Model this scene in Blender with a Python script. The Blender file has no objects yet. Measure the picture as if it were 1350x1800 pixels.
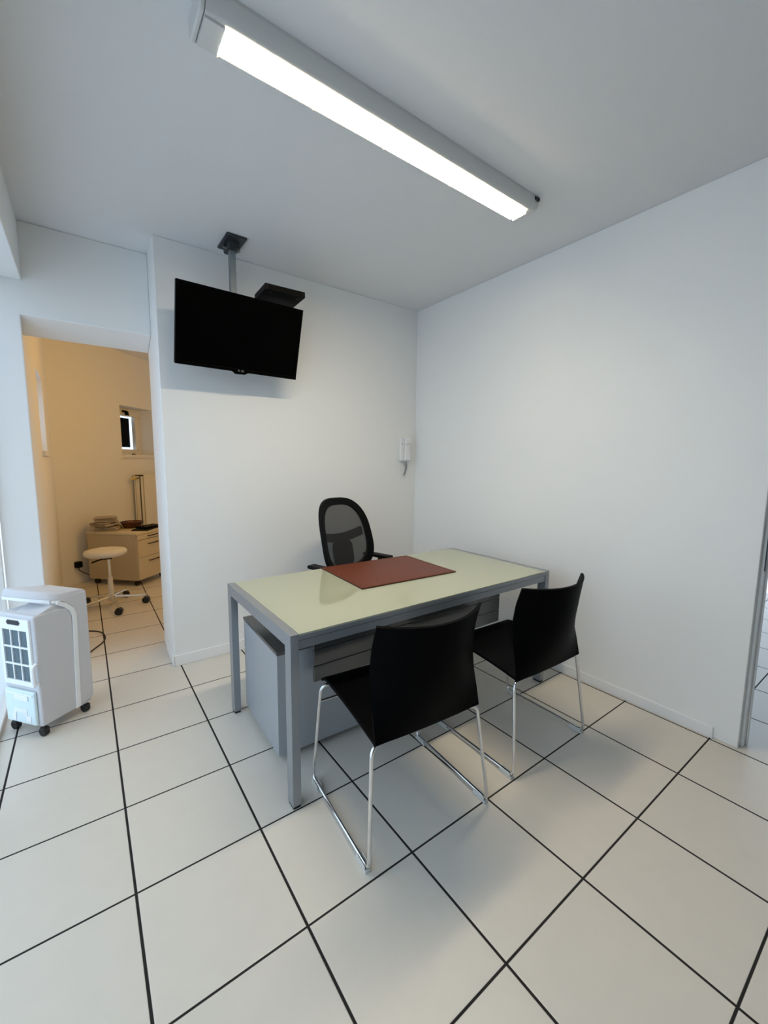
import bpy, bmesh, math, random
from mathutils import Vector, Matrix
random.seed(7)
SC = bpy.context.scene
COL = SC.collection
PI = math.pi
T = 0.41                       # floor tile pitch (m)

# ------------------------------------------------------------------ camera
def cam_axes(yaw, pitch, roll):
    cy, sy, cp, sp = math.cos(yaw), math.sin(yaw), math.cos(pitch), math.sin(pitch)
    d = Vector((sy*cp, cy*cp, sp)); r = Vector((cy, -sy, 0)); u = r.cross(d)
    c, s = math.cos(roll), math.sin(roll)
    return r*c + u*s, u*c - r*s, d
cam = bpy.data.cameras.new('camera')
cam.sensor_fit = 'VERTICAL'; cam.sensor_height = 36; cam.sensor_width = 27
cam.lens = 724.533*36/1800
cam.clip_start = 0.02
camo = bpy.data.objects.new('camera', cam); COL.objects.link(camo)
r_, u_, d_ = cam_axes(.6302943, -.1183905, .0087548)
mw = Matrix((( r_.x, u_.x, -d_.x, -.13407*T), (r_.y, u_.y, -d_.y, -3.4595*T), (r_.z, u_.z, -d_.z, 3.39542*T), (0, 0, 0, 1)))
camo.matrix_world = mw
SC.camera = camo

# ------------------------------------------------------------------ world, lights, exposure
SKY = (0.69, 0.825, 1.0)
SKY_STRENGTH = 2.15
LAMP_STRENGTH = 84.0
LAMP_COLOR = (1.0, 0.845, 0.61)
REAR_LAMP_W = 25.0
w = bpy.data.worlds.new('overcast_sky'); SC.world = w; w.use_nodes = True
bg = w.node_tree.nodes['Background']; bg.inputs[0].default_value = (*SKY, 1); bg.inputs[1].default_value = SKY_STRENGTH
SC.view_settings.view_transform = 'Standard'; SC.view_settings.look = 'None'
SC.view_settings.exposure = -0.16; SC.view_settings.gamma = 1.0; SC.view_settings.use_curve_mapping = False
SC.cycles.use_denoising = True
SC.cycles.max_bounces = 12; SC.cycles.diffuse_bounces = 6
lt = bpy.data.lights.new('back_room_lamp', 'POINT'); lt.energy = REAR_LAMP_W; lt.color = (1.0, .54, .10); lt.shadow_soft_size = .10
lo = bpy.data.objects.new('back_room_lamp', lt); COL.objects.link(lo); lo.location = (1.05, 2.95, 2.0)

# ------------------------------------------------------------------ materials
def mat(name, col, rough=.5, metal=0., spec=.5, noise=0., nscale=40., bump=0., coat=0.):
    m = bpy.data.materials.new(name); m.use_nodes = True
    nt = m.node_tree; b = nt.nodes['Principled BSDF']
    b.inputs['Base Color'].default_value = (*col, 1); b.inputs['Roughness'].default_value = rough
    b.inputs['Metallic'].default_value = metal; b.inputs['Specular IOR Level'].default_value = spec
    if coat: b.inputs['Coat Weight'].default_value = coat; b.inputs['Coat Roughness'].default_value = .1
    if noise or bump:
        tc = nt.nodes.new('ShaderNodeTexCoord'); n = nt.nodes.new('ShaderNodeTexNoise')
        n.inputs['Scale'].default_value = nscale; n.inputs['Detail'].default_value = 4
        nt.links.new(tc.outputs['Object'], n.inputs['Vector'])
        if noise:
            mx = nt.nodes.new('ShaderNodeMix'); mx.data_type = 'RGBA'
            mx.inputs[6].default_value = (*[c*(1-noise) for c in col], 1); mx.inputs[7].default_value = (*[min(1, c*(1+noise)) for c in col], 1)
            nt.links.new(n.outputs['Fac'], mx.inputs[0]); nt.links.new(mx.outputs[2], b.inputs['Base Color'])
        if bump:
            bp = nt.nodes.new('ShaderNodeBump'); bp.inputs['Strength'].default_value = bump; bp.inputs['Distance'].default_value = .002
            nt.links.new(n.outputs['Fac'], bp.inputs['Height']); nt.links.new(bp.outputs[0], b.inputs['Normal'])
    return m

def floor_mat():
    m = bpy.data.materials.new('ceramic_floor_tiles'); m.use_nodes = True
    nt = m.node_tree; N = nt.nodes; L = nt.links; b = N['Principled BSDF']
    tc = N.new('ShaderNodeTexCoord'); sp = N.new('ShaderNodeSeparateXYZ'); L.new(tc.outputs['Object'], sp.inputs[0])
    def mth(op, a, bb=None):
        n = N.new('ShaderNodeMath'); n.operation = op
        for i, v in enumerate((a, bb)):
            if v is None: continue
            if isinstance(v, (int, float)): n.inputs[i].default_value = v
            else: L.new(v, n.inputs[i])
        return n.outputs[0]
    ds = []; ids = []
    for k, gw in (('X', .0036), ('Y', .0029)):
        t = mth('DIVIDE', sp.outputs[k], T)
        f = mth('FRACT', mth('ADD', t, .5))
        d = mth('MULTIPLY', mth('ABSOLUTE', mth('SUBTRACT', f, .5)), T)     # distance to the joint line
        ds.append(mth('SUBTRACT', d, gw)); ids.append(mth('FLOOR', t))
    dist = mth('MINIMUM', ds[0], ds[1])
    msk = N.new('ShaderNodeMapRange'); msk.inputs['From Min'].default_value = 0; msk.inputs['From Max'].default_value = .0012
    L.new(dist, msk.inputs['Value'])
    cb = N.new('ShaderNodeCombineXYZ'); L.new(ids[0], cb.inputs[0]); L.new(ids[1], cb.inputs[1])
    wn = N.new('ShaderNodeTexWhiteNoise'); wn.noise_dimensions = '2D'; L.new(cb.outputs[0], wn.inputs['Vector'])
    ns = N.new('ShaderNodeTexNoise'); ns.inputs['Scale'].default_value = 14; ns.inputs['Detail'].default_value = 5; L.new(tc.outputs['Object'], ns.inputs['Vector'])
    v = mth('ADD', mth('MULTIPLY', wn.outputs[0], .35), mth('MULTIPLY', ns.outputs['Fac'], .65))
    tile = N.new('ShaderNodeMix'); tile.data_type = 'RGBA'
    tile.inputs[6].default_value = (.60, .565, .50, 1); tile.inputs[7].default_value = (.66, .62, .55, 1); L.new(v, tile.inputs[0])
    fin = N.new('ShaderNodeMix'); fin.data_type = 'RGBA'; fin.inputs[6].default_value = (.012, .010, .009, 1)
    L.new(tile.outputs[2], fin.inputs[7]); L.new(msk.outputs[0], fin.inputs[0]); L.new(fin.outputs[2], b.inputs['Base Color'])
    rr = N.new('ShaderNodeMapRange'); rr.inputs['To Min'].default_value = .9; rr.inputs['To Max'].default_value = .33
    L.new(msk.outputs[0], rr.inputs['Value']); L.new(rr.outputs[0], b.inputs['Roughness'])
    b.inputs['Specular IOR Level'].default_value = .38
    ms2 = N.new('ShaderNodeMapRange'); ms2.inputs['From Max'].default_value = .003; L.new(dist, ms2.inputs['Value'])
    ns2 = N.new('ShaderNodeTexNoise'); ns2.inputs['Scale'].default_value = 90; L.new(tc.outputs['Object'], ns2.inputs['Vector'])
    hh = mth('ADD', ms2.outputs[0], mth('MULTIPLY', ns2.outputs['Fac'], .06))
    bp = N.new('ShaderNodeBump'); bp.inputs['Strength'].default_value = .35; bp.inputs['Distance'].default_value = .002
    L.new(hh, bp.inputs['Height']); L.new(bp.outputs[0], b.inputs['Normal'])
    return m

def pane_mat(name='window_glass', tint=(.96, .99, 1.0), ior=1.45):
    m = bpy.data.materials.new(name); m.use_nodes = True
    nt = m.node_tree; nt.nodes.clear(); N = nt.nodes; L = nt.links
    o = N.new('ShaderNodeOutputMaterial'); tr = N.new('ShaderNodeBsdfTransparent'); gl = N.new('ShaderNodeBsdfGlossy'); mx = N.new('ShaderNodeMixShader')
    tr.inputs[0].default_value = (*tint, 1); gl.inputs['Roughness'].default_value = .02
    fr = N.new('ShaderNodeFresnel'); fr.inputs[0].default_value = ior
    ge = N.new('ShaderNodeNewGeometry'); inv = N.new('ShaderNodeMath'); inv.operation = 'SUBTRACT'; inv.inputs[0].default_value = 1; L.new(ge.outputs['Backfacing'], inv.inputs[1])
    mu = N.new('ShaderNodeMath'); mu.operation = 'MULTIPLY'; L.new(fr.outputs[0], mu.inputs[0]); L.new(inv.outputs[0], mu.inputs[1])   # only the entry face reflects: no trapped light in a thin pane
    L.new(mu.outputs[0], mx.inputs[0]); L.new(tr.outputs[0], mx.inputs[1]); L.new(gl.outputs[0], mx.inputs[2]); L.new(mx.outputs[0], o.inputs[0])
    return m

def mesh_fabric():
    m = bpy.data.materials.new('black_mesh_fabric'); m.use_nodes = True
    nt = m.node_tree; N = nt.nodes; L = nt.links; b = N['Principled BSDF']; o = N['Material Output']
    b.inputs['Base Color'].default_value = (.012, .012, .013, 1); b.inputs['Roughness'].default_value = .7
    tc = N.new('ShaderNodeTexCoord'); sp = N.new('ShaderNodeSeparateXYZ'); L.new(tc.outputs['Object'], sp.inputs[0])
    def mth(op, a, bb=None):
        n = N.new('ShaderNodeMath'); n.operation = op
        for i, v in enumerate((a, bb)):
            if v is None: continue
            if isinstance(v, (int, float)): n.inputs[i].default_value = v
            else: L.new(v, n.inputs[i])
        return n.outputs[0]
    P = .0075
    a = mth('ABSOLUTE', mth('SUBTRACT', mth('FRACT', mth('DIVIDE', mth('ADD', sp.outputs['X'], sp.outputs['Z']), P)), .5))
    c = mth('ABSOLUTE', mth('SUBTRACT', mth('FRACT', mth('DIVIDE', mth('SUBTRACT', sp.outputs['X'], sp.outputs['Z']), P)), .5))
    hole = mth('LESS_THAN', mth('MAXIMUM', a, c), .195)
    tr = N.new('ShaderNodeBsdfTransparent'); mx = N.new('ShaderNodeMixShader')
    L.new(hole, mx.inputs[0]); L.new(b.outputs[0], mx.inputs[1]); L.new(tr.outputs[0], mx.inputs[2]); L.new(mx.outputs[0], o.inputs[0])
    return m

def emis(name, col, st):
    m = bpy.data.materials.new(name); m.use_nodes = True
    b = m.node_tree.nodes['Principled BSDF']; b.inputs['Base Color'].default_value = (.9, .9, .9, 1)
    b.inputs['Emission Color'].default_value = (*col, 1); b.inputs['Emission Strength'].default_value = st
    return m

def prism_edge():
    m = emis('lit_prismatic_edge', (1.0, .80, .42), .9); nt = m.node_tree; N = nt.nodes; b = N['Principled BSDF']
    tc = N.new('ShaderNodeTexCoord'); n = N.new('ShaderNodeTexNoise'); n.inputs['Scale'].default_value = 160; nt.links.new(tc.outputs['Object'], n.inputs['Vector'])
    r = N.new('ShaderNodeMapRange'); r.inputs['From Min'].default_value = .35; r.inputs['From Max'].default_value = .65; r.inputs['To Min'].default_value = .35; r.inputs['To Max'].default_value = 1.6
    nt.links.new(n.outputs['Fac'], r.inputs['Value']); nt.links.new(r.outputs[0], b.inputs['Emission Strength'])
    return m

def wicker():
    m = mat('wicker', (.16, .055, .022), .55)
    nt = m.node_tree; N = nt.nodes; b = N['Principled BSDF']
    tc = N.new('ShaderNodeTexCoord'); ck = N.new('ShaderNodeTexChecker'); ck.inputs['Scale'].default_value = 60
    ck.inputs['Color1'].default_value = (.22, .075, .03, 1); ck.inputs['Color2'].default_value = (.05, .018, .010, 1)
    nt.links.new(tc.outputs['Object'], ck.inputs['Vector']); nt.links.new(ck.outputs[0], b.inputs['Base Color'])
    return m

M = dict(
    wall=mat('white_wall_paint', (.80, .80, .785), .75, spec=.25, bump=.10, nscale=160),
    ceil=mat('white_ceiling_paint', (.72, .72, .72), .9, spec=.2, bump=.25, nscale=220),
    wall_low_bounce=mat('low_bounce_grey', (.22, .22, .22), .8),
    skirt=mat('white_skirting', (.80, .80, .80), .4),
    floor=floor_mat(),
    white_metal=mat('white_painted_metal', (.72, .72, .70), .35),
    lamp_body=mat('grey_white_lamp_housing', (.62, .62, .60), .38),
    diffuser=emis('lit_diffuser', LAMP_COLOR, LAMP_STRENGTH),
    prism_edge=prism_edge(), louvre=mat('louvre_white', (.85, .85, .83), .35),
    alu=mat('silver_grey_metal', (.29, .305, .32), .36, metal=.45, noise=.03, nscale=200),
    alu_dark=mat('dark_grey_metal', (.13, .13, .13), .22, metal=.6),
    ped=mat('silver_grey_lacquer', (.36, .38, .40), .38, metal=.25),
    ped_top=mat('dark_glossy_lid', (.07, .068, .062), .22, spec=.6),
    glass_top=mat('back_painted_glass', (.42, .435, .315), .02, spec=1.0),
    leather=mat('brown_leather', (.125, .027, .008), .42, spec=.3, noise=.15, nscale=60, bump=.15),
    leather_edge=mat('dark_leather_edge', (.03, .009, .004), .5),
    shell=mat('black_hide', (.0012, .0012, .0016), .5, spec=.035),
    chrome=mat('chrome', (.80, .80, .80), .09, metal=1),
    clear=mat('clear_plastic', (.55, .55, .52), .2),
    black=mat('black_plastic', (.0025, .0025, .003), .5, spec=.10),
    black_gloss=mat('black_gloss', (.0012, .0012, .0012), .3, spec=.05),
    rubber=mat('black_rubber', (.01, .01, .01), .6),
    tvscr=mat('dark_screen', (.0008, .0008, .0008), .35, spec=.03),
    pole=mat('grey_steel_pole', (.22, .25, .27), .4, metal=.6),
    plate=mat('dark_steel_plate', (.035, .042, .05), .4, metal=.4),
    silver_mark=mat('silver_print', (.45, .45, .45), .4),
    white_plastic=mat('white_plastic', (.78, .78, .78), .35),
    cooler=mat('cooler_grey_white', (.60, .595, .61), .42),
    cooler_trim=mat('glossy_white_plastic', (.86, .87, .88), .2, coat=.4),
    tank=mat('milky_tank_plastic', (.70, .82, .84), .3),
    filt=mat('grey_blue_filter', (.12, .16, .18), .8, noise=.3, nscale=120),
    dark=mat('dark_recess', (.01, .01, .012), .5),
    mesh=mesh_fabric(),
    laminate=mat('beige_laminate', (.60, .52, .38), .5, noise=.05, nscale=30),
    laminate_dark=mat('beige_laminate_body', (.50, .42, .29), .5, noise=.05, nscale=30),
    cream=mat('cream_upholstery', (.66, .62, .54), .5),
    rad=mat('cream_radiator', (.74, .70, .60), .35),
    rad_grey=mat('radiator_fin_metal', (.30, .28, .25), .5),
    valve=mat('cream_knob', (.62, .50, .22), .5),
    sash=mat('white_window_frame', (.74, .73, .70), .4),
    pane=pane_mat(), pane_dull=pane_mat('dull_window_glass', ior=1.08),
    shutter=mat('black_shutter', (.003, .004, .005), .9, spec=.1),
    terrace=mat('pale_terrace', (.80, .82, .85), .9),
    towel=mat('terry_towel', (.40, .34, .28), .95, noise=.35, nscale=30, bump=.6), wicker=wicker(),
    steel=mat('steel', (.35, .35, .35), .35, metal=1),
)

# ------------------------------------------------------------------ mesh helpers
class MB:
    def __init__(s): s.bm = bmesh.new()
    def box(s, x0, x1, y0, y1, z0, z1, mtx=None):
        vs = [s.bm.verts.new(c) for c in ((x0,y0,z0),(x1,y0,z0),(x1,y1,z0),(x0,y1,z0),(x0,y0,z1),(x1,y0,z1),(x1,y1,z1),(x0,y1,z1))]
        for f in ((0,3,2,1),(4,5,6,7),(0,1,5,4),(1,2,6,5),(2,3,7,6),(3,0,4,7)): s.bm.faces.new([vs[i] for i in f])
        if mtx: 
            for v in vs: v.co = mtx @ v.co
        return s
    def prism(s, poly, a0, a1, axis='y'):
        """poly: 2-D outline, extruded along axis from a0 to a1"""
        def P(p, a):
            return {'y': (p[0], a, p[1]), 'x': (a, p[0], p[1]), 'z': (p[0], p[1], a)}[axis]
        A = [s.bm.verts.new(P(p, a0)) for p in poly]; B = [s.bm.verts.new(P(p, a1)) for p in poly]
        n = len(poly)
        s.bm.faces.new(A); s.bm.faces.new(B[::-1])
        for i in range(n): s.bm.faces.new([A[i], B[i], B[(i+1) % n], A[(i+1) % n]])
        return s
    def tube(s, pts, r, seg=12, closed=False, cap=True):
        pts = [Vector(p) for p in pts]; n = len(pts); rings = []; up = None
        for i, p in enumerate(pts):
            if closed: t = pts[(i+1) % n] - pts[i-1]
            else: t = pts[min(i+1, n-1)] - pts[max(i-1, 0)]
            t.normalize()
            if up is None: up = t.orthogonal().normalized()
            else: up = (up - t*up.dot(t)).normalized()
            q = t.cross(up); rad = r[i] if isinstance(r, (list, tuple)) else r
            rings.append([s.bm.verts.new(p + (up*math.cos(2*PI*k/seg) + q*math.sin(2*PI*k/seg))*rad) for k in range(seg)])
        for i in range(n if closed else n-1):
            a, b = rings[i], rings[(i+1) % n]
            for k in range(seg): s.bm.faces.new([a[k], a[(k+1) % seg], b[(k+1) % seg], b[k]])
        if cap and not closed: s.bm.faces.new(rings[0][::-1]); s.bm.faces.new(rings[-1])
        return s
    def lathe(s, prof, c=(0,0,0), seg=32, mtx=None):
        rings = []; allv = []
        for (r, z) in prof:
            ring = [s.bm.verts.new((c[0]+r*math.cos(2*PI*k/seg), c[1]+r*math.sin(2*PI*k/seg), c[2]+z)) for k in range(seg)]
            rings.append(ring); allv += ring
        for a, b in zip(rings, rings[1:]):
            for k in range(seg): s.bm.faces.new([a[k], a[(k+1) % seg], b[(k+1) % seg], b[k]])
        s.bm.faces.new(rings[0][::-1]); s.bm.faces.new(rings[-1])
        if mtx:
            for v in allv: v.co = mtx @ v.co
        return s
    def cyl(s, p0, p1, r, seg=20): return s.tube([p0, p1], r, seg)
    def grid_sheet(s, fn, nu, nv, th):
        """sheet of thickness th from fn(u,v)->Vector; offset along the normal"""
        P = [[Vector(fn(i/nu, j/nv)) for j in range(nv+1)] for i in range(nu+1)]
        def nrm(i, j):
            a = P[min(i+1, nu)][j] - P[max(i-1, 0)][j]; b = P[i][min(j+1, nv)] - P[i][max(j-1, 0)]
            return a.cross(b).normalized()
        A = [[s.bm.verts.new(P[i][j]) for j in range(nv+1)] for i in range(nu+1)]
        B = [[s.bm.verts.new(P[i][j] + nrm(i, j)*th) for j in range(nv+1)] for i in range(nu+1)]
        for i in range(nu):
            for j in range(nv):
                s.bm.faces.new([A[i][j], A[i][j+1], A[i+1][j+1], A[i+1][j]]); s.bm.faces.new([B[i][j], B[i+1][j], B[i+1][j+1], B[i][j+1]])
        for i in range(nu):
            s.bm.faces.new([A[i][0], A[i+1][0], B[i+1][0], B[i][0]]); s.bm.faces.new([A[i][nv], B[i][nv], B[i+1][nv], A[i+1][nv]])
        for j in range(nv):
            s.bm.faces.new([A[0][j], B[0][j], B[0][j+1], A[0][j+1]]); s.bm.faces.new([A[nu][j], A[nu][j+1], B[nu][j+1], B[nu][j]])
        return s
    def build(s, name, m, parent=None, smooth=False, bevel=0., seg=2):
        bmesh.ops.recalc_face_normals(s.bm, faces=s.bm.faces)
        me = bpy.data.meshes.new(name); s.bm.to_mesh(me); s.bm.free()
        o = bpy.data.objects.new(name, me); COL.objects.link(o); me.materials.append(m)
        if smooth:
            for p in me.polygons: p.use_smooth = True
            try: me.set_sharp_from_angle(angle=math.radians(50))
            except Exception: pass
        if bevel:
            b = o.modifiers.new('bevel', 'BEVEL'); b.width = bevel; b.segments = seg; b.limit_method = 'ANGLE'; b.angle_limit = math.radians(40)
        if parent: o.parent = parent
        return o

def fillet(pts, r, n=6):
    """round the inner corners of a 3-D polyline"""
    pts = [Vector(p) for p in pts]; out = [pts[0]]
    for i in range(1, len(pts)-1):
        rr = r[i-1] if isinstance(r, (list, tuple)) else r
        p, a, b = pts[i], (pts[i-1]-pts[i]), (pts[i+1]-pts[i])
        la, lb = a.length, b.length; d = min(rr, la*.48, lb*.48)
        A = p + a.normalized()*d; B = p + b.normalized()*d
        for k in range(n+1):
            t = k/n; out.append(A*(1-t)**2 + p*2*t*(1-t) + B*t*t)
    out.append(pts[-1]); return out

def thing(name, label, cat, loc=(0,0,0), rz=0., group=None):
    o = bpy.data.objects.new(name, None); COL.objects.link(o); o.empty_display_size = .1
    o.location = loc; o.rotation_euler = (0, 0, rz); o['label'] = label; o['category'] = cat
    if group: o['group'] = group
    return o
def tag(o, label, cat, group=None):
    o['label'] = label; o['category'] = cat
    if group: o['group'] = group
    return o
def struct(o, label=None, cat=None):
    o['kind'] = 'structure'
    if label: o['label'] = label
    if cat: o['category'] = cat
    return o
def copy_tree(o, parent=None):
    c = o.copy(); COL.objects.link(c)
    if parent: c.parent = parent
    for ch in list(o.children): copy_tree(ch, c)
    return c

# ------------------------------------------------------------------ the setting
H = 6.72*T                    # ceiling height
RX = 6.06*T                   # right wall
WY = 3.85*T                   # back wall
DY = 4.57*T                   # wall of the passage to the back room
CX0, CX1 = .914*T, .925*T     # side of the back wall block
LX = -.478                    # glazed wall
NX = -.303                    # left wall of the back room
DT = 5.453*T                   # height of the passage
FY = -6.0                     # unseen wall behind the camera, set far back to cut bounce light
BK = 2.065                     # back face of the passage wall

f = MB().box(LX-.04, 6.0, FY, 6.6, -.05, 0).build('floor', M['floor'])
struct(f, 'cream square floor tiles with dark joints', 'floor')
f = MB().box(LX-.25, 6.0, FY, 6.6, H, H+.1).build('ceiling', M['ceil'])
struct(f, 'plain white ceiling', 'ceiling')

# back wall block with its slightly slanted left side
wb = MB().prism([(CX0, WY), (RX+.085, WY), (RX+.085, BK), (CX1+.001, BK), (CX1, DY)], 0, H, 'z').build('wall_back', M['wall'], bevel=.004)
struct(wb, 'white wall behind the desk under the television', 'wall')
# right wall with a door opening in front of y = DE
DE = -2.265*T
wr = MB().box(RX, RX+.085, DE, WY, 0, H).box(RX, RX+.085, FY, -2.0, 0, H).box(RX, RX+.085, -2.0, DE, 2.2, H).build('wall_right', M['wall'], bevel=.004)
struct(wr, 'white wall on the right of the desk', 'wall')
wf = MB().box(LX-.3, 6.0, FY-.1, FY, 0, H).build('wall_front', M['wall_low_bounce']); struct(wf)  # unseen wall, its dark grey made up to dim bounce onto front faces
# passage wall: left pier + lintel
wd = MB().prism([(LX+.008, DY), (NX+.012, DY), (NX, BK), (LX+.008, BK)], 0, H, 'z').prism([(DY, DT), (BK, DT-.078), (BK, H), (DY, H)], NX, CX1, 'x').build('wall_passage', M['wall'], bevel=.006)
struct(wd, 'white wall with the opening to the back room', 'wall')
# downstand beam over the glazing
bmz = 5.92*T
tb = MB().box(LX-.12, -.273, FY, DY, bmz, H).build('trim_1', M['wall'], bevel=.004)
struct(tb, 'white beam along the ceiling above the glazing', 'beam')

# glazed wall on the left
GY0 = -1.9
wg = MB().box(LX-.2, LX, FY, GY0, 0, bmz).build('wall_side', M['wall']); struct(wg)
win = MB()
for y in (GY0, -.75, .45, DY-.030): win.box(LX-.030, LX+.004, y, y+.028 if y > 1 else y+.05, .0, bmz)
win.box(LX-.04, LX+.006, GY0, DY, 0, .03).box(LX-.04, LX+.006, GY0, DY, bmz-.05, bmz)
win1 = win.build('window_1', M['sash'], bevel=.004); struct(win1, 'tall glazed wall on the left edge', 'window')
MB().box(LX-.022, LX-.016, GY0+.02, DY-.02, .03, bmz-.05).build('pane', M['pane_dull'], win1)

# outside
tr = MB().box(-9, LX-.045, -9, 9, -.12, -.04).build('ground_outside', M['terrace']); struct(tr)

# back room
R45 = math.radians(45)
wl_ = MB()
NY0, NY1, NZ0, NZ1 = 2.87, 3.485, 1.47, 2.11
wl_.box(NX-.19, NX, BK, NY0, 0, H).box(NX-.19, NX, NY1, 4.6, 0, H).box(NX-.19, NX, NY0, NY1, 0, NZ0).box(NX-.19, NX, NY0, NY1, NZ1, H)
wl_o = wl_.build('wall_left', M['wall']); struct(wl_o, 'left wall of the warm lit back room', 'wall')
MB().box(NX-.02, NX+.022, NY0-.02, NY1+.02, NZ0-.045, NZ0-.005).build('sill', M['sash'], wl_o, bevel=.003)
wn3 = MB().box(NX-.17, NX-.12, NY0, NY0+.06, NZ0, NZ1).box(NX-.17, NX-.12, NY1-.06, NY1, NZ0, NZ1).box(NX-.17, NX-.12, NY0+.06, NY1-.06, NZ0, NZ0+.06).box(NX-.17, NX-.12, NY0+.06, NY1-.06, NZ1-.06, NZ1).build('window_3', M['sash'], bevel=.004)
struct(wn3); MB().box(NX-.15, NX-.144, NY0+.06, NY1-.06, NZ0+.06, NZ1-.06).build('pane', M['pane'], wn3)

S0, S1, SZ0, SZ1, SD = .955, 1.537, 1.472, 2.092, .205
def slant(o): o.location = (NX, 4.17, 0); o.rotation_euler = (0, 0, R45); return o
ws = MB().box(-.35, S0, 0, .28, 0, H).box(S1, 4.2, 0, .28, 0, H).box(S0, S1, 0, .28, 0, SZ0).box(S0, S1, 0, .28, SZ1, H).build('wall_rear', M['wall'])
struct(slant(ws), 'slanted far wall of the warm lit back room', 'wall')
MB().box(S0-.02, S1+.02, -.025, SD-.03, SZ0-.045, SZ0-.002).build('sill', M['sash'], ws, bevel=.003)
wx = MB().box(2.7, 2.8, BK, 6.4, 0, H).build('wall_rear_right', M['wall']); struct(wx)
wsh = slant(MB().box(S0, S1, SD, SD+.06, SZ0, SZ0+.075).box(S0, S1, SD, SD+.06, SZ1-.10, SZ1).box(S0, S0+.09, SD, SD+.06, SZ0+.075, SZ1-.10).box(S1-.085, S1, SD, SD+.06, SZ0+.075, SZ1-.10).build('window_2', M['sash'], bevel=.006))
struct(wsh, 'small white framed window in the back room niche', 'window')
MB().box(S0+.09, S1-.085, SD+.028, SD+.033, SZ0+.075, SZ1-.10).build('pane', M['pane_dull'], wsh)
MB().box(S0+.06, S1-.098, SD+.085, SD+.10, SZ0+.105, SZ1-.118).build('shutter', M['shutter'], wsh)
la = MB().box(1.225, 1.285, SD-.03, SD, 2.035, 2.06).box(1.262, 1.285, SD-.05, SD-.01, 2.0, 2.05); la.tube([Vector((1.30+.014*math.cos(a), SD-.03, 2.012+.014*math.sin(a))) for a in [2*PI*k/14 for k in range(14)]], .003, 8, closed=True)
la.build('latch', M['black'], wsh, bevel=.002)
MB().box(1.36, 1.40, SD-.02, SD, 1.478, 1.49).build('hinge', M['black'], wsh)

# skirting boards
bb = MB().box(CX0-.008, RX, WY-.012, WY, 0, .075)
struct(bb.build('baseboard_back', M['skirt'], bevel=.003), 'white skirting below the wall behind the desk', 'skirting')
bs = MB().prism([(CX0-.012, WY-.012), (CX0, WY-.012), (CX1, DY), (CX1-.012, DY)], 0, .075, 'z').build('baseboard_side', M['skirt'], bevel=.003); struct(bs, 'white skirting around the end of the back wall', 'skirting')
br = MB().box(RX-.012, RX, -2.02*T, WY-.012, 0, .062).build('baseboard_right', M['skirt'], bevel=.003); struct(br, 'white skirting below the right wall', 'skirting')
bq = slant(MB().box(0.0, 3.0, -.012, 0, 0, .075).build('baseboard_rear', M['skirt'], bevel=.003)); struct(bq, 'white skirting in the back room', 'skirting')
bl = MB().box(NX, NX+.012, BK, 4.16, 0, .075).build('baseboard_left', M['skirt'], bevel=.003); struct(bl, 'white skirting on the left of the back room', 'skirting')

# door opening on the right: stepped jamb lining
dj = MB().box(RX+.038, RX+.090, DE-.012, DE, 0, 2.18).box(RX+.075, RX+.090, DE-.020, DE-.012, 0, 2.18).build('trim_2', M['white_metal'], bevel=.003)
struct(dj, 'narrow grey white door jamb at the right edge', 'door frame')
MB().box(RX+.034, RX+.056, DE-.0165, DE-.012, .90, 1.15).build('strike_plate', M['dark'], dj)

# room beyond the door
wx2 = MB().box(6.0, 6.1, FY, -2.6, 0, H).box(6.0, 6.1, 1.4, 2.0, 0, H).box(6.0, 6.1, -2.6, 1.4, 2.3, H).build('wall_beyond', M['wall']); struct(wx2)
wx3 = MB().box(RX+.085, 6.0, WY, WY+.1, 0, H).build('wall_beyond_back', M['wall']); struct(wx3)

# ------------------------------------------------------------------ ceiling lamp
LXa, LXb, LYc, LZ = .30, 1.965, .047, H-.072
cl = thing('ceiling_lamp', 'long white fluorescent ceiling lamp, lit, above the desk', 'lamp', (1.13, LYc, H))
def lamp_prof(k=1.):
    p = [(-.072*k, 0), (-.074*k, -.012)]
    for i in range(7):
        a = i/6; p.append((-(.074*k - .020*k*a*a), -.012 - .058*math.sin(a*PI/2)))
    q = [(-x, z) for x, z in p[::-1]]
    return p + q
MB().prism(lamp_prof(), -.815, .735, 'x').build('housing', M['lamp_body'], cl, smooth=True)
# end caps (parts): near one box-like, far one rounded
MB().prism(lamp_prof(1.015), -.832, -.8165, 'x').build('end_cap', M['lamp_body'], cl, smooth=True, bevel=.004)
ec = MB(); prev = None
rings = []
for i in range(8):
    a = i/7*PI/2; k = math.cos(a)
    x = .737 + .092*math.sin(a); rings.append([(x, py*(.55+.45*k)*1.01, pz*(.28+.72*k)) for py, pz in lamp_prof()])
vr = [[ec.bm.verts.new(p) for p in r] for r in rings]
for a, b in zip(vr, vr[1:]):
    for k in range(len(a)): ec.bm.faces.new([a[k], a[(k+1) % len(a)], b[(k+1) % len(a)], b[k]])
ec.bm.faces.new(vr[0]); ec.bm.faces.new(vr[-1][::-1])
ec.build('end_cap', M['lamp_body'], cl, smooth=True)
MB().box(.765, .80, -.078, -.068, -.022, -.008).build('cable_entry', M['dark'], cl)
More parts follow.
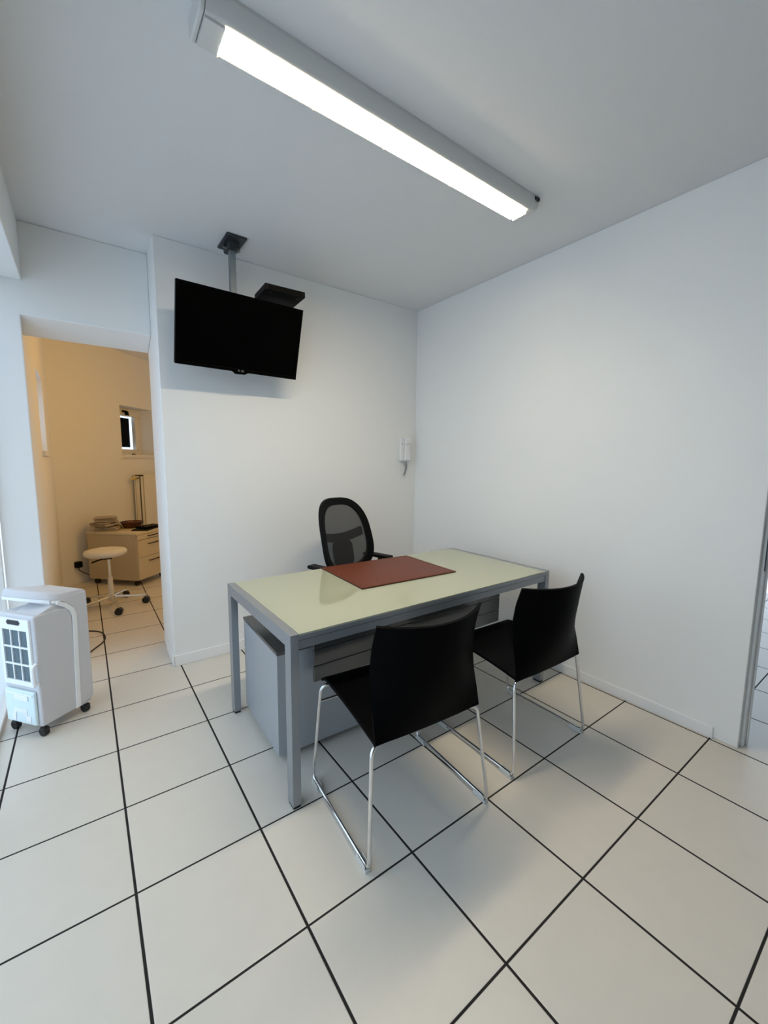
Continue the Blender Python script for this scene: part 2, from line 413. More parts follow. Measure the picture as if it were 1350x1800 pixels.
# diffuser hangs a touch below the housing
# luminous sheet with a grid of white cross blades under it
MB().box(-.755, .735, -.046, .049, -.0745, -.0718).build('diffuser', M['diffuser'], cl)
lv = MB()
n_bl = 62
for i in range(n_bl):
    x = -.752 + 1.484*i/(n_bl-1); lv.box(x-.0006, x+.0006, -.046, .034, -.0895, -.0748)
lv.build('louvre', M['louvre'], cl)
MB().box(-.8145, -.7555, -.049, .052, -.0775, -.0705).build('diffuser_frame', M['lamp_body'], cl)
MB().box(-.755, .735, .0495, .0530, -.0745, -.0705).build('prismatic_edge', M['prism_edge'], cl)
for x in (-.757, -.42, -.10, .28): MB().box(x, x+.008, .0535, .0575, -.0765, -.069).build('clip', M['chrome'], cl)

# ------------------------------------------------------------------ desk
DX0, DX1, DY0, DY1, DZ = .545, 2.268, .004, .846, .733
dk = thing('desk', 'grey metal office desk with pale green glass top', 'desk', (0, 0, 0))
LW, LD, BH = .036, .055, .055
for x0 in (DX0, DX1-LW):
    fr = MB().prism([(DY0, .012), (DY0+LD, .012), (DY0+LD, DZ-BH), (DY1-LD, DZ-BH), (DY1-LD, .012), (DY1, .012), (DY1, DZ), (DY0, DZ)], x0, x0+LW, 'x').build('leg_frame', M['alu'], dk, bevel=.0015)
    for y in (DY0, DY1-LD): MB().box(x0+.003, x0+LW-.003, y+.003, y+LD-.003, 0, .012).build('foot', M['rubber'], fr)
ix0, ix1 = DX0+LW+.0012, DX1-LW-.0012
MB().box(ix0, ix1, DY0, DY1, DZ-.026, DZ-.006).build('top_rim', M['alu'], dk, bevel=.001)
MB().box(ix0, ix1, DY0+.001, DY1-.001, DZ-.0055, DZ).build('glass_top', M['glass_top'], dk, bevel=.001)
for y0 in (DY0+.004, DY1-.040): MB().box(ix0, ix1, y0, y0+.036, DZ-.064, DZ-.029).build('rail', M['alu'], dk, bevel=.001)
# modesty panel: three boards with fine seams, hung from the rails
mp = MB()
for z0, z1 in ((.385, .4585), (.462, .5385), (.542, .6185), (.622, .668)): mp.box(.748, 2.062, .215, .231, z0, z1)
mpo = mp.build('modesty_panel', M['alu_dark'], dk, bevel=.0015)
for x in (.95, 1.85): MB().box(x, x+.04, .04, .2155, .655, .668).build('bracket', M['alu_dark'], mpo)

# ------------------------------------------------------------------ leather desk pad
dp = thing('desk_pad', 'brown leather desk pad lying on the glass top', 'desk pad', (1.432, .575, DZ), math.radians(-2.6))
MB().box(-.332, .332, -.254, .254, .0002, .004).build('backing', M['leather_edge'], dp)
MB().box(-.331, .331, -.253, .253, .004, .0075).build('leather_sheet', M['leather'], dp, bevel=.002)
st = MB()
for (x0, x1, y0, y1) in ((-.316, .316, -.240, -.2385), (-.316, .316, .2385, .240), (-.316, -.3145, -.24, .24), (.3145, .316, -.24, .24)): st.box(x0, x1, y0, y1, .0074, .0080)
st.build('stitching', M['leather_edge'], dp)

# ------------------------------------------------------------------ mobile pedestal under the desk
pd = thing('drawer_pedestal', 'silver grey drawer unit standing under the left end of the desk', 'drawer unit', (.598, .285, 0), math.radians(-1.5))
PW, PD_, PZ0, PZ1 = .52, .50, .035, .525
MB().box(0, PW, 0, PD_, PZ0, PZ1).build('body', M['ped'], pd, bevel=.002)
MB().box(-.001, PW+.001, -.002, PD_+.02, PZ1+.002, PZ1+.018).build('top_panel', M['ped_top'], pd, bevel=.002)
for i, (z0, z1) in enumerate(((.04, .20), (.204, .362), (.366, .522))):
    dr = MB().box(.002, PW-.002, PD_+.001, PD_+.018, z0, z1).build('drawer', M['ped'], pd, bevel=.002)
    MB().box(.16, .30, PD_+.018, PD_+.032, z1-.05, z1-.038).build('handle', M['steel'], dr, bevel=.002)
for x in (.06, PW-.06):
    for y in (.06, PD_-.06):
        MB().cyl((x-.012, y, .0175), (x+.012, y, .0175), .0175).build('caster', M['rubber'], pd, smooth=True)

# ------------------------------------------------------------------ visitor chairs
def visitor_chair():
    t = thing('visitor_chair', '', 'chair', group='black sled base chairs in front of the desk')
    hw = .240
    def seat(u, v):
        y = -.205 + .455*v
        k = abs(2*u-1); wx = hw*(1 - .02*v)
        z = .432 + .036*v + .010*math.sin(PI*v)*(2*u-1)**2 - .010*math.sin(PI*v)*(1-(2*u-1)**2) - (.020*((v-.90)/.10)**2 if v > .90 else 0)
        return ((2*u-1)*wx, y, z)
    MB().grid_sheet(seat, 14, 20, .012).build('seat', M['shell'], t, smooth=True)
    def back(u, v):
        x = 2*u-1
        wv = hw - .008*min(1, v*3)
        tab = ((0, -.205), (.17, -.190), (.33, -.174), (.57, -.160), (.80, -.176), (1, -.203))
        for (a0, b0), (a1, b1) in zip(tab, tab[1:]):
            if a0 <= v <= a1+1e-9: k = (v-a0)/(a1-a0); ye = b0 + (b1-b0)*k
        ym = -.207 - .080*v - .016*math.sin(PI*v)
        y = ye*abs(x)**2.1 + ym*(1-abs(x)**2.1)
        z = .436 + .422*v - .008*v*(1-x*x)
        return (x*wv, y, z)
    MB().grid_sheet(back, 20, 22, .012).build('backrest', M['shell'], t, smooth=True)
    # fold between seat and back
    MB().cyl((-hw+.002, -.207, .441), (hw-.002, -.207, .441), .0105, 14).build('fold', M['shell'], t, smooth=True)
    for s in (-1, 1):
        path = [(s*.17, -.185, .424), (s*.246, -.200, .424), (s*.281, -.246, .0185), (s*.281, .246, .0185), (s*.252, .218, .448), (s*.17, .205, .448)]
        r = MB().tube(fillet(path, [.035, .03, .03, .035], 7), .0072, 12).build('sled_frame', M['chrome'], t, smooth=True)
        for y in (-.205, .205):
            g = MB().box(s*.281-.011, s*.281+.011, y-.036, y+.036, 0, .0108).box(s*.281-.0115, s*.281-.0078, y-.03, y+.03, .0108, .024).box(s*.281+.0078, s*.281+.0115, y-.03, y+.03, .0108, .024)
            g.build('glide', M['clear'], r, bevel=.002)
    MB().cyl((-.262, .225, .375), (.262, .225, .375), .0055, 10).build('crossbar', M['chrome'], t, smooth=True)
    for y in (-.185, .205): MB().cyl((-.17, y, .424 if y < 0 else .448), (.17, y, .424 if y < 0 else .448), .0072, 10).build('seat_support', M['chrome'], t, smooth=True)
    return t
vc = visitor_chair()
vc.location = (.9455, -.162, 0); vc.rotation_euler.z = math.radians(-4.2)
vc['label'] = 'black chair on chrome sled legs nearest the camera, in front of the drawer unit'
vc2 = copy_tree(vc); vc2.location = (1.694, -.170, 0); vc2.rotation_euler.z = math.radians(-1.6)
vc2['label'] = 'black chair on chrome sled legs at the right end of the desk'

# ------------------------------------------------------------------ office chair behind the desk
oc = thing('office_chair', 'black mesh back swivel office chair behind the desk', 'chair', (1.490, 1.095, 0), math.radians(15))
def egg(t, k=1.):
    a = 2*PI*t; c, s = math.cos(a), math.sin(a)
    n = 3.2
    x = .246*math.copysign(abs(c)**(2/n), c); z = .272*math.copysign(abs(s)**(2/n), s)
    x *= 1.02 - .12*(z/.272)*.5 - .07*max(0, z/.272)**2 - .06*max(0, -z/.272)**3
    return x*k, z*k
def back_pos(x, z):           # z measured from the centre of the back
    return Vector((x, .075 + .20*z + .7*x*x*-1 + .25*(z+.12)**2, .862 + z))
NE = 72
ring_o = [back_pos(*egg(i/NE)) for i in range(NE)]
fr = MB(); oo = []
for i in range(NE):
    x, z = egg(i/NE); x2, z2 = egg(i/NE, .81)
    oo.append([fr.bm.verts.new(back_pos(x, z) + Vector((0, d, 0))) for d in (-.012, .016)] + [fr.bm.verts.new(back_pos(x2, z2) + Vector((0, d, 0))) for d in (.014, -.010)])
for i in range(NE):
    a, b = oo[i], oo[(i+1) % NE]
    for k in range(4): fr.bm.faces.new([a[k], a[(k+1) % 4], b[(k+1) % 4], b[k]])
fr.build('back_frame', M['black'], oc, smooth=True, bevel=.004)
ms = MB(); prev = None; cen = ms.bm.verts.new(back_pos(0, 0)); lay = []
for q in range(1, 9): lay.append([ms.bm.verts.new(back_pos(*egg(i/NE, .82*q/8))) for i in range(NE)])
for i in range(NE): ms.bm.faces.new([cen, lay[0][i], lay[0][(i+1) % NE]])
for a, b in zip(lay, lay[1:]):
    for i in range(NE): ms.bm.faces.new([a[i], a[(i+1) % NE], b[(i+1) % NE], b[i]])
ms.build('mesh_panel', M['mesh'], oc, smooth=True)
# moulded lumbar support behind the mesh: crossbar, spine and lower rim
def strip(pts, wid, th=.02, off=.028):
    m_ = MB(); A = []
    for (x, z), wd_ in zip(pts, wid):
        A.append([m_.bm.verts.new(back_pos(x, z+s*wd_) + Vector((0, d, 0))) for s, d in ((-1, off), (1, off), (1, off+th), (-1, off+th))])
    for a, b in zip(A, A[1:]):
        for k in range(4): m_.bm.faces.new([a[k], a[(k+1) % 4], b[(k+1) % 4], b[k]])
    m_.bm.faces.new(A[0]); m_.bm.faces.new(A[-1][::-1]); return m_
nx = 15
xs = [-.205 + .41*i/(nx-1) for i in range(nx)]
strip([(x, -.020 + .8*x*x) for x in xs], [.030]*nx).build('lumbar_support', M['black'], oc, smooth=True)
xs2 = [-.095 + .19*i/(nx-1) for i in range(nx)]
strip([(x, -.135) for x in xs2], [.135 - 6.0*x*x*1.4 for x in xs2]).build('spine', M['black'], oc, smooth=True)
MB().tube(fillet([(0, .115, .72), (0, .13, .56), (0, .10, .44), (0, -.02, .425)], .06), .024, 12).build('back_bracket', M['black'], oc, smooth=True)
def seat_o(u, v):
    a, b = 2*u-1, 2*v-1
    k = 1 - .5*(abs(a)**4*abs(b)**4)*.3
    return (a*.235*k, b*.225*k - .03, .455 + .012*(a*a) - .03*max(0, -b-.6)**2*5)
MB().grid_sheet(seat_o, 16, 16, .055).build('seat', M['black'], oc, smooth=True, bevel=.01)
for s in (-1, 1):
    a = MB().tube(fillet([(s*.20, -.02, .43), (s*.285, -.02, .43), (s*.29, -.03, .665)], .05), .017, 10).build('armrest', M['black'], oc, smooth=True)
    MB().box(s*.285-.036, s*.285+.036, -.14, .12, .665, .690).build('arm_pad', M['black'], a, bevel=.010, seg=3)
MB().lathe([(.028, .10), (.028, .25), (.018, .25), (.018, .43), (.06, .43), (.06, .45)], (0, 0, 0), 24).build('gas_lift', M['black'], oc, smooth=True)
MB().lathe([(.04, .075), (.045, .12), (.03, .13)], (0, 0, 0), 24).build('hub', M['black'], oc, smooth=True)
for k in range(5):
    a = 2*PI*k/5 + .3; e = Vector((math.cos(a), math.sin(a), 0))
    l = MB().tube([e*.03+Vector((0, 0, .10)), e*.17+Vector((0, 0, .085)), e*.30+Vector((0, 0, .07))], [.02, .017, .012], 10).build('base_leg', M['black'], oc, smooth=True)
    n = Vector((-e.y, e.x, 0)); c = e*.295 + Vector((0, 0, .0275))
    MB().cyl(c-n*.022, c+n*.022, .0275, 18).build('caster', M['rubber'], l, smooth=True)

# ------------------------------------------------------------------ television on a ceiling pole
mtm = thing('tv_ceiling_mount', 'grey ceiling pole with dark plate holding the television', 'tv mount', (.79, 1.385, H))
MB().box(-.062, .062, -.115, .10, -.014, 0).build('ceiling_plate', M['plate'], mtm, bevel=.006)
cp = MB().prism([(-.035, -.014), (.035, -.014), (.030, -.05), (-.030, -.05)], -.05, .07, 'y').build('pivot_bracket', M['plate'], mtm, bevel=.004)
MB().cyl((-.05, .012, -.034), (.05, .012, -.034), .008, 14).build('pivot_bolt', M['steel'], cp, smooth=True)
po = MB().box(-.019, .019, -.017, .021, -.66, -.05).build('pole', M['pole'], mtm, bevel=.003)
MB().box(.021-.002, .0215, -.003, .005, -.64, -.06).build('pole_slot', M['dark'], po)
MB().box(-.10, .10, -.035, -.018, -.66, -.46).build('tilt_bracket', M['plate'], mtm, bevel=.003)

tv = thing('television', 'black flat screen television hanging tilted from the ceiling', 'television', (.817, 1.305, 2.186))
tv.rotation_euler = (math.radians(17.0), 0, math.radians(1.6))
# local: screen faces -y
TW, TH = .777/2, .452/2
MB().box(-TW, TW, .002, .030, -TH, TH).build('casing', M['black'], tv, bevel=.005)
MB().box(-TW+.004, TW-.004, .030, .050, -TH+.04, TH-.05).build('back_housing', M['black'], tv, bevel=.012)
bz = MB().box(-TW, TW, -.004, .0018, TH-.012, TH).box(-TW, TW, -.004, .0018, -TH, -TH+.018).box(-TW, -TW+.012, -.004, .0018, -TH+.018, TH-.012).box(TW-.012, TW, -.004, .0018, -TH+.018, TH-.012)
bz.build('bezel', M['black_gloss'], tv, bevel=.001)
MB().box(-TW+.0121, TW-.0121, -.0015, .0018, -TH+.0181, TH-.0121).build('screen', M['tvscr'], tv)
sb = MB().prism([(-.052, -TH-.0002), (.052, -TH-.0002), (.030, -TH-.013), (-.030, -TH-.016)], -.002, .022, 'y').build('sensor_bar', M['black_gloss'], tv, bevel=.002)
cv = bpy.data.curves.new('logo', 'FONT'); cv.body = 'LG'; cv.size = .016; cv.extrude = .0003; cv.align_x = 'CENTER'
tmp = bpy.data.objects.new('logo_curve', cv); COL.objects.link(tmp)
dg = bpy.context.evaluated_depsgraph_get(); me = bpy.data.meshes.new_from_object(tmp.evaluated_get(dg)); bpy.data.objects.remove(tmp)
lg = bpy.data.objects.new('logo', me); COL.objects.link(lg); me.materials.clear(); me.materials.append(M['silver_mark'])
lg.parent = tv; lg.rotation_euler = (PI/2, 0, 0); lg.location = (.012, -.0046, -TH+.003)
MB().tube([Vector((-.012+.0045*math.cos(2*PI*k/16), -.0046, -TH+.0085+.0045*math.sin(2*PI*k/16))) for k in range(16)], .0009, 6, closed=True).build('logo_ring', M['silver_mark'], tv)

sbx = thing('set_top_box', 'flat black receiver box lying on top of the television', 'receiver', (1.036, 1.235, 2.4235), math.radians(-2.5))
MB().box(-.128, .128, -.115, .105, .004, .040).build('case', M['black'], sbx, bevel=.003)
MB().box(-.11, .11, -.1165, -.115, .01, .034).build('front_panel', M['black_gloss'], sbx)
for x in (-.09, .09):
    for y in (-.085, .08): MB().cyl((x, y, 0), (x, y, .004), .010, 12).build('foot', M['rubber'], sbx)

# ------------------------------------------------------------------ intercom
ic = thing('intercom', 'white wall intercom handset with coiled cord in the corner', 'intercom', (2.345, WY, 1.41))
MB().box(-.052, .050, -.026, 0, 0, .215).build('base_plate', M['white_plastic'], ic, bevel=.008, seg=3)
MB().prism([(-.030, .215), (-.058, .205), (-.060, .165), (-.045, .15), (-.045, .06), (-.060, .045), (-.058, .008), (-.030, 0)], -.012, .046, 'x').build('handset', M['white_plastic'], ic, bevel=.006, seg=3)
MB().box(-.040, -.030, -.0275, -.026, .150, .160).build('button', M['steel'], ic)
co = []
for i in range(150):
    t = i/149; a = t*2*PI*14
    cx = .006 + .018*math.sin(t*PI) - .02*t; cz = -.004 - .125*t if t < .5 else -.004 - .125*t
    co.append((cx + .007*math.cos(a), -.03 + .007*math.sin(a), cz))
for i in range(60):
    t = i/59; a = t*2*PI*6
    co.append((-.014 - .008*t*0 + .02*math.sin(t*PI) + .007*math.cos(a), -.026 + .007*math.sin(a), -.129 + .12*t*.98))
MB().tube(co, .0022, 6).build('coiled_cord', M['steel'], ic, smooth=True)

# ------------------------------------------------------------------ portable air cooler by the glazing
ac = thing('air_cooler', 'white portable air cooler on black casters by the glazing', 'air cooler', (-.295, 1.14, 0), math.radians(38))
W_ = .238
MB().prism([(0, .058), (0, .634), (.19, .634), (.19, .058)], 0, W_, 'y').build('body', M['cooler'], ac, bevel=.010, seg=3)
MB().prism([(.012, .630), (.05, .642), (.10, .662), (.17, .668), (.17, .630)], .004, .165, 'y').build('scoop', M['cooler'], ac, bevel=.006)
rim = [(.022, W_+.004), (.026, .20), (.036, .14), (.052, .08), (.074, .032), (.100, .006), (.125, -.004)]
def zl(s_): return max(0, .12-s_)*.32
hd = MB(); prevr = None
for (ins, z) in ((0, .676), (.004, .694), (.012, .710), (.030, .713)):
    out = [(x+ins, y+(ins*.3 if y < .1 else 0), z+zl(x)) for x, y in rim] + [(.268-ins, -.004+ins*.3, z-.010), (.268-ins, W_+.004-ins*.3, z-.010)]
    vr_ = [hd.bm.verts.new(p) for p in out]
    if prevr is None: hd.bm.faces.new(vr_)
    else:
        for k in range(len(vr_)): hd.bm.faces.new([prevr[k], prevr[(k+1) % len(vr_)], vr_[(k+1) % len(vr_)], vr_[k]])
    prevr = vr_
hd.bm.faces.new(prevr)
hd.prism([(.125, .677), (.160, .652), (.197, .614), (.208, .578), (.207, .50), (.19, .062), (.258, .076), (.268, .10), (.270, .60), (.268, .690)], -.004, W_+.004, 'y')
hd.build('hood', M['cooler'], ac, smooth=True, bevel=.004, seg=2)
MB().box(.09, .17, .01, W_-.01, .66, .684).build('hood_bracket', M['cooler'], ac)
tb1 = MB()
path = [(x+.001, y-.001, .676+zl(x)) for x, y in rim]
A = [[tb1.bm.verts.new(p) for p in ((x, y, z), (x+.012, y+.004, z), (x+.012, y+.004, z-.016), (x, y, z-.016))] for x, y, z in path]
for a_, b_ in zip(A, A[1:]):
    for k in range(4): tb1.bm.faces.new([a_[k], a_[(k+1) % 4], b_[(k+1) % 4], b_[k]])
tb1.bm.faces.new(A[0]); tb1.bm.faces.new(A[-1][::-1])
tb1.build('rim_trim', M['cooler_trim'], ac, smooth=True)
band_o = [(.118, .677), (.160, .652), (.197, .614), (.208, .578), (.207, .50), (.193, .064)]
band_i = [(.108, .660), (.148, .634), (.177, .603), (.185, .572), (.184, .50), (.168, .060)]
for y0, y1 in ((-.0065, .0), (W_, W_+.0065)):
    tbm = MB(); A = [[tbm.bm.verts.new((p[0], y, p[1])) for y in (y0, y1)] + [tbm.bm.verts.new((q[0], y, q[1])) for y in (y1, y0)] for p, q in zip(band_o, band_i)]
    for a, b in zip(A, A[1:]):
        for k in range(4): tbm.bm.faces.new([a[k], a[(k+1) % 4], b[(k+1) % 4], b[k]])
    tbm.bm.faces.new(A[0]); tbm.bm.faces.new(A[-1][::-1])
    tbm.build('side_trim', M['cooler_trim'], ac, bevel=.002)
# rear face with filter door (faces local -x)
fd = MB()
w0, w1, z0, z1 = .022, .222, .270, .615
gx = [.040, .092, .098, .150, .156, .206]; gz = [.295, .375, .384, .464, .473, .557]
fd.box(-.010, -.0005, w0, gx[0], z0, z1).box(-.010, -.0005, gx[5], w1, z0, z1).box(-.010, -.0005, gx[0], gx[5], z0, gz[0]).box(-.010, -.0005, gx[0], gx[5], gz[5], z1)
fd.box(-.009, -.0005, gx[1], gx[2], gz[0], gz[5]).box(-.009, -.0005, gx[3], gx[4], gz[0], gz[5])
for a, b in ((gx[0], gx[1]), (gx[2], gx[3]), (gx[4], gx[5])):
    for c, d in ((gz[1], gz[2]), (gz[3], gz[4])): fd.box(-.009, -.0005, a, b, c, d)
fdo = fd.build('filter_door', M['cooler_trim'], ac)
MB().box(-.0035, -.0004, gx[0]+.0005, gx[5]-.0005, gz[0]+.0005, gz[5]-.0005).build('filter', M['filt'], fdo)
MB().prism([(.078, .596), (.086, .585), (.160, .585), (.168, .596), (.160, .608), (.086, .608)], -.0125, -.0098, 'x').build('latch', M['dark'], fdo)
MB().tube(fillet([(-.004, -.001, .395), (-.022, -.001, .385), (-.022, -.001, .300), (-.004, -.001, .290)], .02), .009, 10).build('carry_handle', M['cooler_trim'], ac, smooth=True)
tk = MB().box(-.016, -.0004, .020, .222, .070, .245).build('water_tank', M['tank'], ac, bevel=.006, seg=3)
MB().box(-.0185, -.016, .03, .212, .222, .232).box(-.020, -.016, .06, .15, .195, .222).build('tank_lip', M['cooler_trim'], tk, bevel=.002)
MB().prism([(.050, .080), (.050, .115), (.075, .115), (.075, .150), (.165, .150), (.165, .115), (.180, .115), (.180, .080), (.155, .080), (.150, .128), (.088, .128), (.084, .080)], -.0185, -.016, 'x').build('tank_relief', M['cooler_trim'], tk, bevel=.001)
def ball_caster(p, parent):
    x, y = p
    o = MB().cyl((x, y, .04), (x, y, .058), .010, 12).box(x-.014, x+.014, y-.018, y+.018, .030, .046).build('caster', M['rubber'], parent, bevel=.004)
    MB().cyl((x-.012, y+.004-.0, .022), (x+.012, y+.004, .022), .022, 18).build('wheel', M['rubber'], o, smooth=True)
for p in ((.02, .02), (.02, W_-.02), (.235, .02), (.235, W_-.02)): 
    if p[0] > .1: MB().box(.19, .255, p[1]-.02, p[1]+.02, .0581, .066).build('caster_plate', M['cooler'], ac)
    ball_caster(p, ac)
# mains cord trailing on the floor (local coordinates of the cooler)
ci = Matrix.Translation((-.295, 1.14, 0)) @ Matrix.Rotation(math.radians(38), 4, 'Z'); ci.invert()
cpts = [(-.17, 1.455, .10), (-.175, 1.50, .008), (-.19, 1.75, .005), (-.15, 2.00, .005), (-.087, 2.161, .005), (-.003, 2.30, .005), (.012, 2.40, .005), (-.005, 2.52, .005), (-.055, 2.59, .005), (-.12, 2.63, .005), (-.20, 2.72, .005), (-.26, 2.95, .005)]
MB().tube([ci @ Vector(p) for p in fillet(cpts, .07, 5)], .0045, 8).build('power_cord', M['rubber'], ac, smooth=True)

# ------------------------------------------------------------------ back room: drawer cabinet
BX, BY_ = .368, 3.785
cb = thing('drawer_cabinet', 'beige wooden drawer cabinet on casters in the back room', 'cabinet', (BX, BY_, 0), R45)
CW, CD = .50, .605
MB().box(0, CW, 0, CD, .066, .575).build('body', M['laminate_dark'], cb, bevel=.001)
MB().box(-.004, CW+.004, -.022, CD+.004, .577, .600).build('top_panel', M['laminate'], cb, bevel=.002)
for z0, z1, zh in ((.520, .574, .552), (.320, .514, .462), (.072, .316, .268)):
    d = MB().box(.010, CW-.004, -.020, -.001, z0, z1).build('drawer', M['laminate'], cb, bevel=.0015)
    MB().tube(fillet([(.165, -.02, zh), (.165, -.042, zh), (.305, -.042, zh), (.305, -.02, zh)], .008), .0055, 8).build('handle', M['black'], d, smooth=True)
for x in (.05, CW-.05):
    for y in (.05, CD-.05):
        k = MB().box(x-.02, x+.02, y-.02, y+.02, .052, .066).build('caster', M['rubber'], cb)
        MB().cyl((x-.018, y, .027), (x+.018, y, .027), .027, 18).build('wheel', M['rubber'], k, smooth=True)
cabm = Matrix.Translation((BX, BY_, 0)) @ Matrix.Rotation(R45, 4, 'Z')

# towels: a folded ribbon of cloth each
def towel(seed, wx, wy, layers, lh):
    rnd = random.Random(seed); m_ = MB()
    path = []
    for i in range(layers):
        z = lh*(i+.5); x0, x1 = (-wx/2, wx/2) if i % 2 == 0 else (wx/2, -wx/2)
        for k in range(9): path.append((x0+(x1-x0)*k/8, z + rnd.uniform(-.0015, .0015)))
        if i < layers-1:
            sg = 1 if i % 2 == 0 else -1
            for a in (-60, 0, 60): path.append((sg*(wx/2 + lh*.45*math.cos(math.radians(a))), z + lh*.5 + lh*.45*math.sin(math.radians(a))))
    th = lh*.34; n = 10; rows = []
    for j in range(n+1):
        y = -wy/2 + wy*j/n; dx = rnd.uniform(-.006, .006); dz = 0.003*math.sin(j*1.3+seed)
        rows.append([(x+dx, y + (.006*math.sin(i*.7+seed)), max(th+.0005, z + dz)) for i, (x, z) in enumerate(path)])
    V = []
    for r in rows:
        a, b = [], []
        for i, p in enumerate(r):
            q = Vector(r[min(i+1, len(r)-1)]) - Vector(r[max(i-1, 0)]); nn = Vector((-q.z, 0, q.x)).normalized()*th
            a.append(m_.bm.verts.new(Vector(p)+nn)); b.append(m_.bm.verts.new(Vector(p)-nn))
        V.append(a + b[::-1])
    L_ = len(V[0])
    for a, b in zip(V, V[1:]):
        for k in range(L_): m_.bm.faces.new([a[k], a[(k+1) % L_], b[(k+1) % L_], b[k]])
    m_.bm.faces.new(V[0]); m_.bm.faces.new(V[-1][::-1])
    return m_
tz = .600
for i, (wx, wy, ly, lh, rz, dx, lab) in enumerate(((.21, .25, 3, .016, .15, .02, 'folded striped grey towel lying lowest in the pile on the beige cabinet'),
                                                 (.18, .22, 3, .017, -.25, -.01, 'folded striped grey towel lying in the middle of the pile on the beige cabinet'),
                                                 (.20, .20, 3, .016, .35, .0, 'folded striped grey towel lying uppermost in the pile on the beige cabinet'))):
    t = towel(11+i, wx, wy, ly, lh).build('folded_towel', M['towel'], smooth=True)
    t.location = cabm @ Vector((.125+dx, .470, tz)); t.rotation_euler = (0, 0, R45-1.2+rz); tag(t, lab, 'towel', 'folded towels on the beige cabinet')
    tz += ly*lh + .004

bk = thing('wicker_basket', 'shallow dark brown wicker basket behind the black folder', 'basket', cabm @ Vector((.368, .345, .6002)), R45)
MB().lathe([(.075, 0), (.085, .004), (.115, .062), (.122, .066), (.118, .070), (.108, .064), (.078, .010), (.07, .008)], (0, 0, 0), 36).build('bowl', M['wicker'], bk, smooth=True)
MB().tube([Vector((.117*math.cos(2*PI*k/48), .117*math.sin(2*PI*k/48), .068 + .002*math.sin(k*2.1))) for k in range(48)], .006, 8, closed=True).build('rim', M['leather_edge'], bk, smooth=True)
fo = MB().box(-.14, .14, -.09, .09, .0003, .012).build('document_folder', M['black'], bevel=.003)
fo.location = cabm @ Vector((.30, .115, .600)); fo.rotation_euler = (0, 0, R45+.25); tag(fo, 'flat black folder lying lower, under the black case on the cabinet', 'folder')
cs = MB().box(-.125, .125, -.075, .075, .0003, .022).build('flat_case', M['black'], bevel=.004)
cs.location = cabm @ Vector((.37, .12, .6125)); cs.rotation_euler = (0, 0, R45-.12); tag(cs, 'slim black case lying on top of the black folder', 'case')

# ------------------------------------------------------------------ stool
sx, sy = .095, 3.20
sl = thing('stool', 'white round swivel stool on a chrome five star base', 'stool', (sx, sy, 0))
MB().lathe([(.10, .500), (.155, .505), (.172, .520), (.174, .540), (.165, .556), (.12, .566), (.04, .570), (.001, .570)], (-.022, 0, 0), 40).build('seat', M['cream'], sl, smooth=True)
MB().box(-.045, .025, -.035, .035, .470, .500).build('seat_plate', M['black'], sl, bevel=.004)
MB().tube(fillet([(-.03, -.01, .478), (-.10, -.05, .470), (-.135, -.07, .462)], .02), .007, 8).build('lever', M['black'], sl, smooth=True)
MB().lathe([(.013, .24), (.013, .47)], (0, 0, 0), 18).build('gas_lift', M['chrome'], sl, smooth=True)
MB().lathe([(.022, .10), (.024, .14), (.020, .29), (.016, .295)], (0, 0, 0), 20).build('column', M['cream'], sl, smooth=True)
MB().lathe([(.02, .06), (.034, .075), (.036, .115), (.024, .125)], (0, 0, 0), 20).build('hub', M['chrome'], sl, smooth=True)
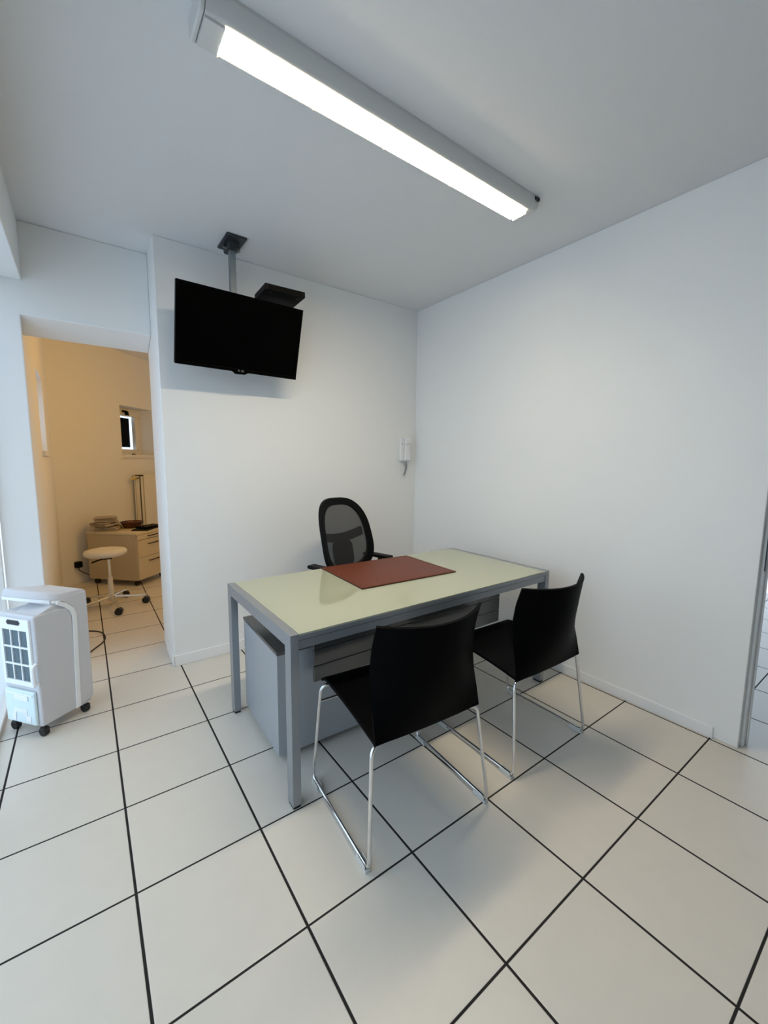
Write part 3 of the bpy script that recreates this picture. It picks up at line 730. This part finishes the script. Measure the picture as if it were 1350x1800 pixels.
for k in range(5):
    a = math.radians(-82 + 72*k); e = Vector((math.cos(a), math.sin(a), 0))
    l = MB().tube([e*.028+Vector((0, 0, .100)), e*.16+Vector((0, 0, .088)), e*.285+Vector((0, 0, .078))], [.015, .012, .009], 10).build('base_leg', M['chrome'], sl, smooth=True)
    n = Vector((.25+.15*math.sin(k*2.2), .95, 0)).normalized(); c = e*.285 + Vector((0, 0, .032))
    kk = MB().cyl(c-n*.024, c+n*.024, .032, 20).build('caster', M['rubber'], l, smooth=True)
    MB().cyl(c+Vector((0, 0, .025)), c+Vector((0, 0, .07)), .006, 10).build('stem', M['chrome'], l)

# ------------------------------------------------------------------ radiator
rd = thing('radiator', 'cream panel radiator below the small window', 'radiator', (NX, 4.17, 0), R45)
s0, s1, rz0, rz1 = 1.065, 2.0, .50, 1.222
MB().box(s0, s1, -.200, -.185, rz0, rz1-.012).build('front_panel', M['rad'], rd, bevel=.004)
MB().box(s0, s1, -.060, -.045, rz0, rz1-.012).build('rear_panel', M['rad'], rd, bevel=.004)
fn = MB()
for i in range(12): fn.box(s0+.03+.07*i, s0+.034+.07*i, -.1845, -.0605, rz0+.03, rz1-.05)
fn.build('fins', M['rad_grey'], rd)
MB().box(s0+.004, s0+.014, -.175, -.140, rz0, rz1-.03).box(s0+.004, s0+.014, -.118, -.066, rz0, rz1-.03).build('end_cover', M['rad'], rd, bevel=.002)
MB().box(s0-.002, s1+.002, -.201, -.044, rz1-.0115, rz1).build('top_grille', M['rad'], rd, bevel=.002)
for x in (1.3, 1.8): MB().box(x, x+.03, -.0449, 0, .9, .95).build('wall_bracket', M['rad_grey'], rd)
vv = MB().cyl((s0-.03, -.105, 1.165), (s0+.012, -.105, 1.165), .012, 14).build('valve', M['steel'], rd, smooth=True)
MB().lathe([(.012, 0), (.019, .008), (.021, .035), (.024, .06), (.020, .075)], (0, 0, 0), 20, Matrix.Translation((s0-.03, -.105, 1.165)) @ Matrix.Rotation(-PI/2, 4, 'Y')).build('knob', M['valve'], vv, smooth=True)

# ------------------------------------------------------------------ wall plug
pg = thing('plug_adapter', 'black plug adapter on the wall socket beside the beige cabinet', 'plug', (NX, 4.17, 0), R45)
MB().box(.150, .210, -.055, 0, .190, .258).build('housing', M['black'], pg, bevel=.006)
MB().tube(fillet([(.178, -.03, .192), (.178, -.03, .165), (.24, -.04, .11), (.35, -.06, .04), (.45, -.05, .006)], .05), .0045, 8).build('cord', M['rubber'], pg, smooth=True)
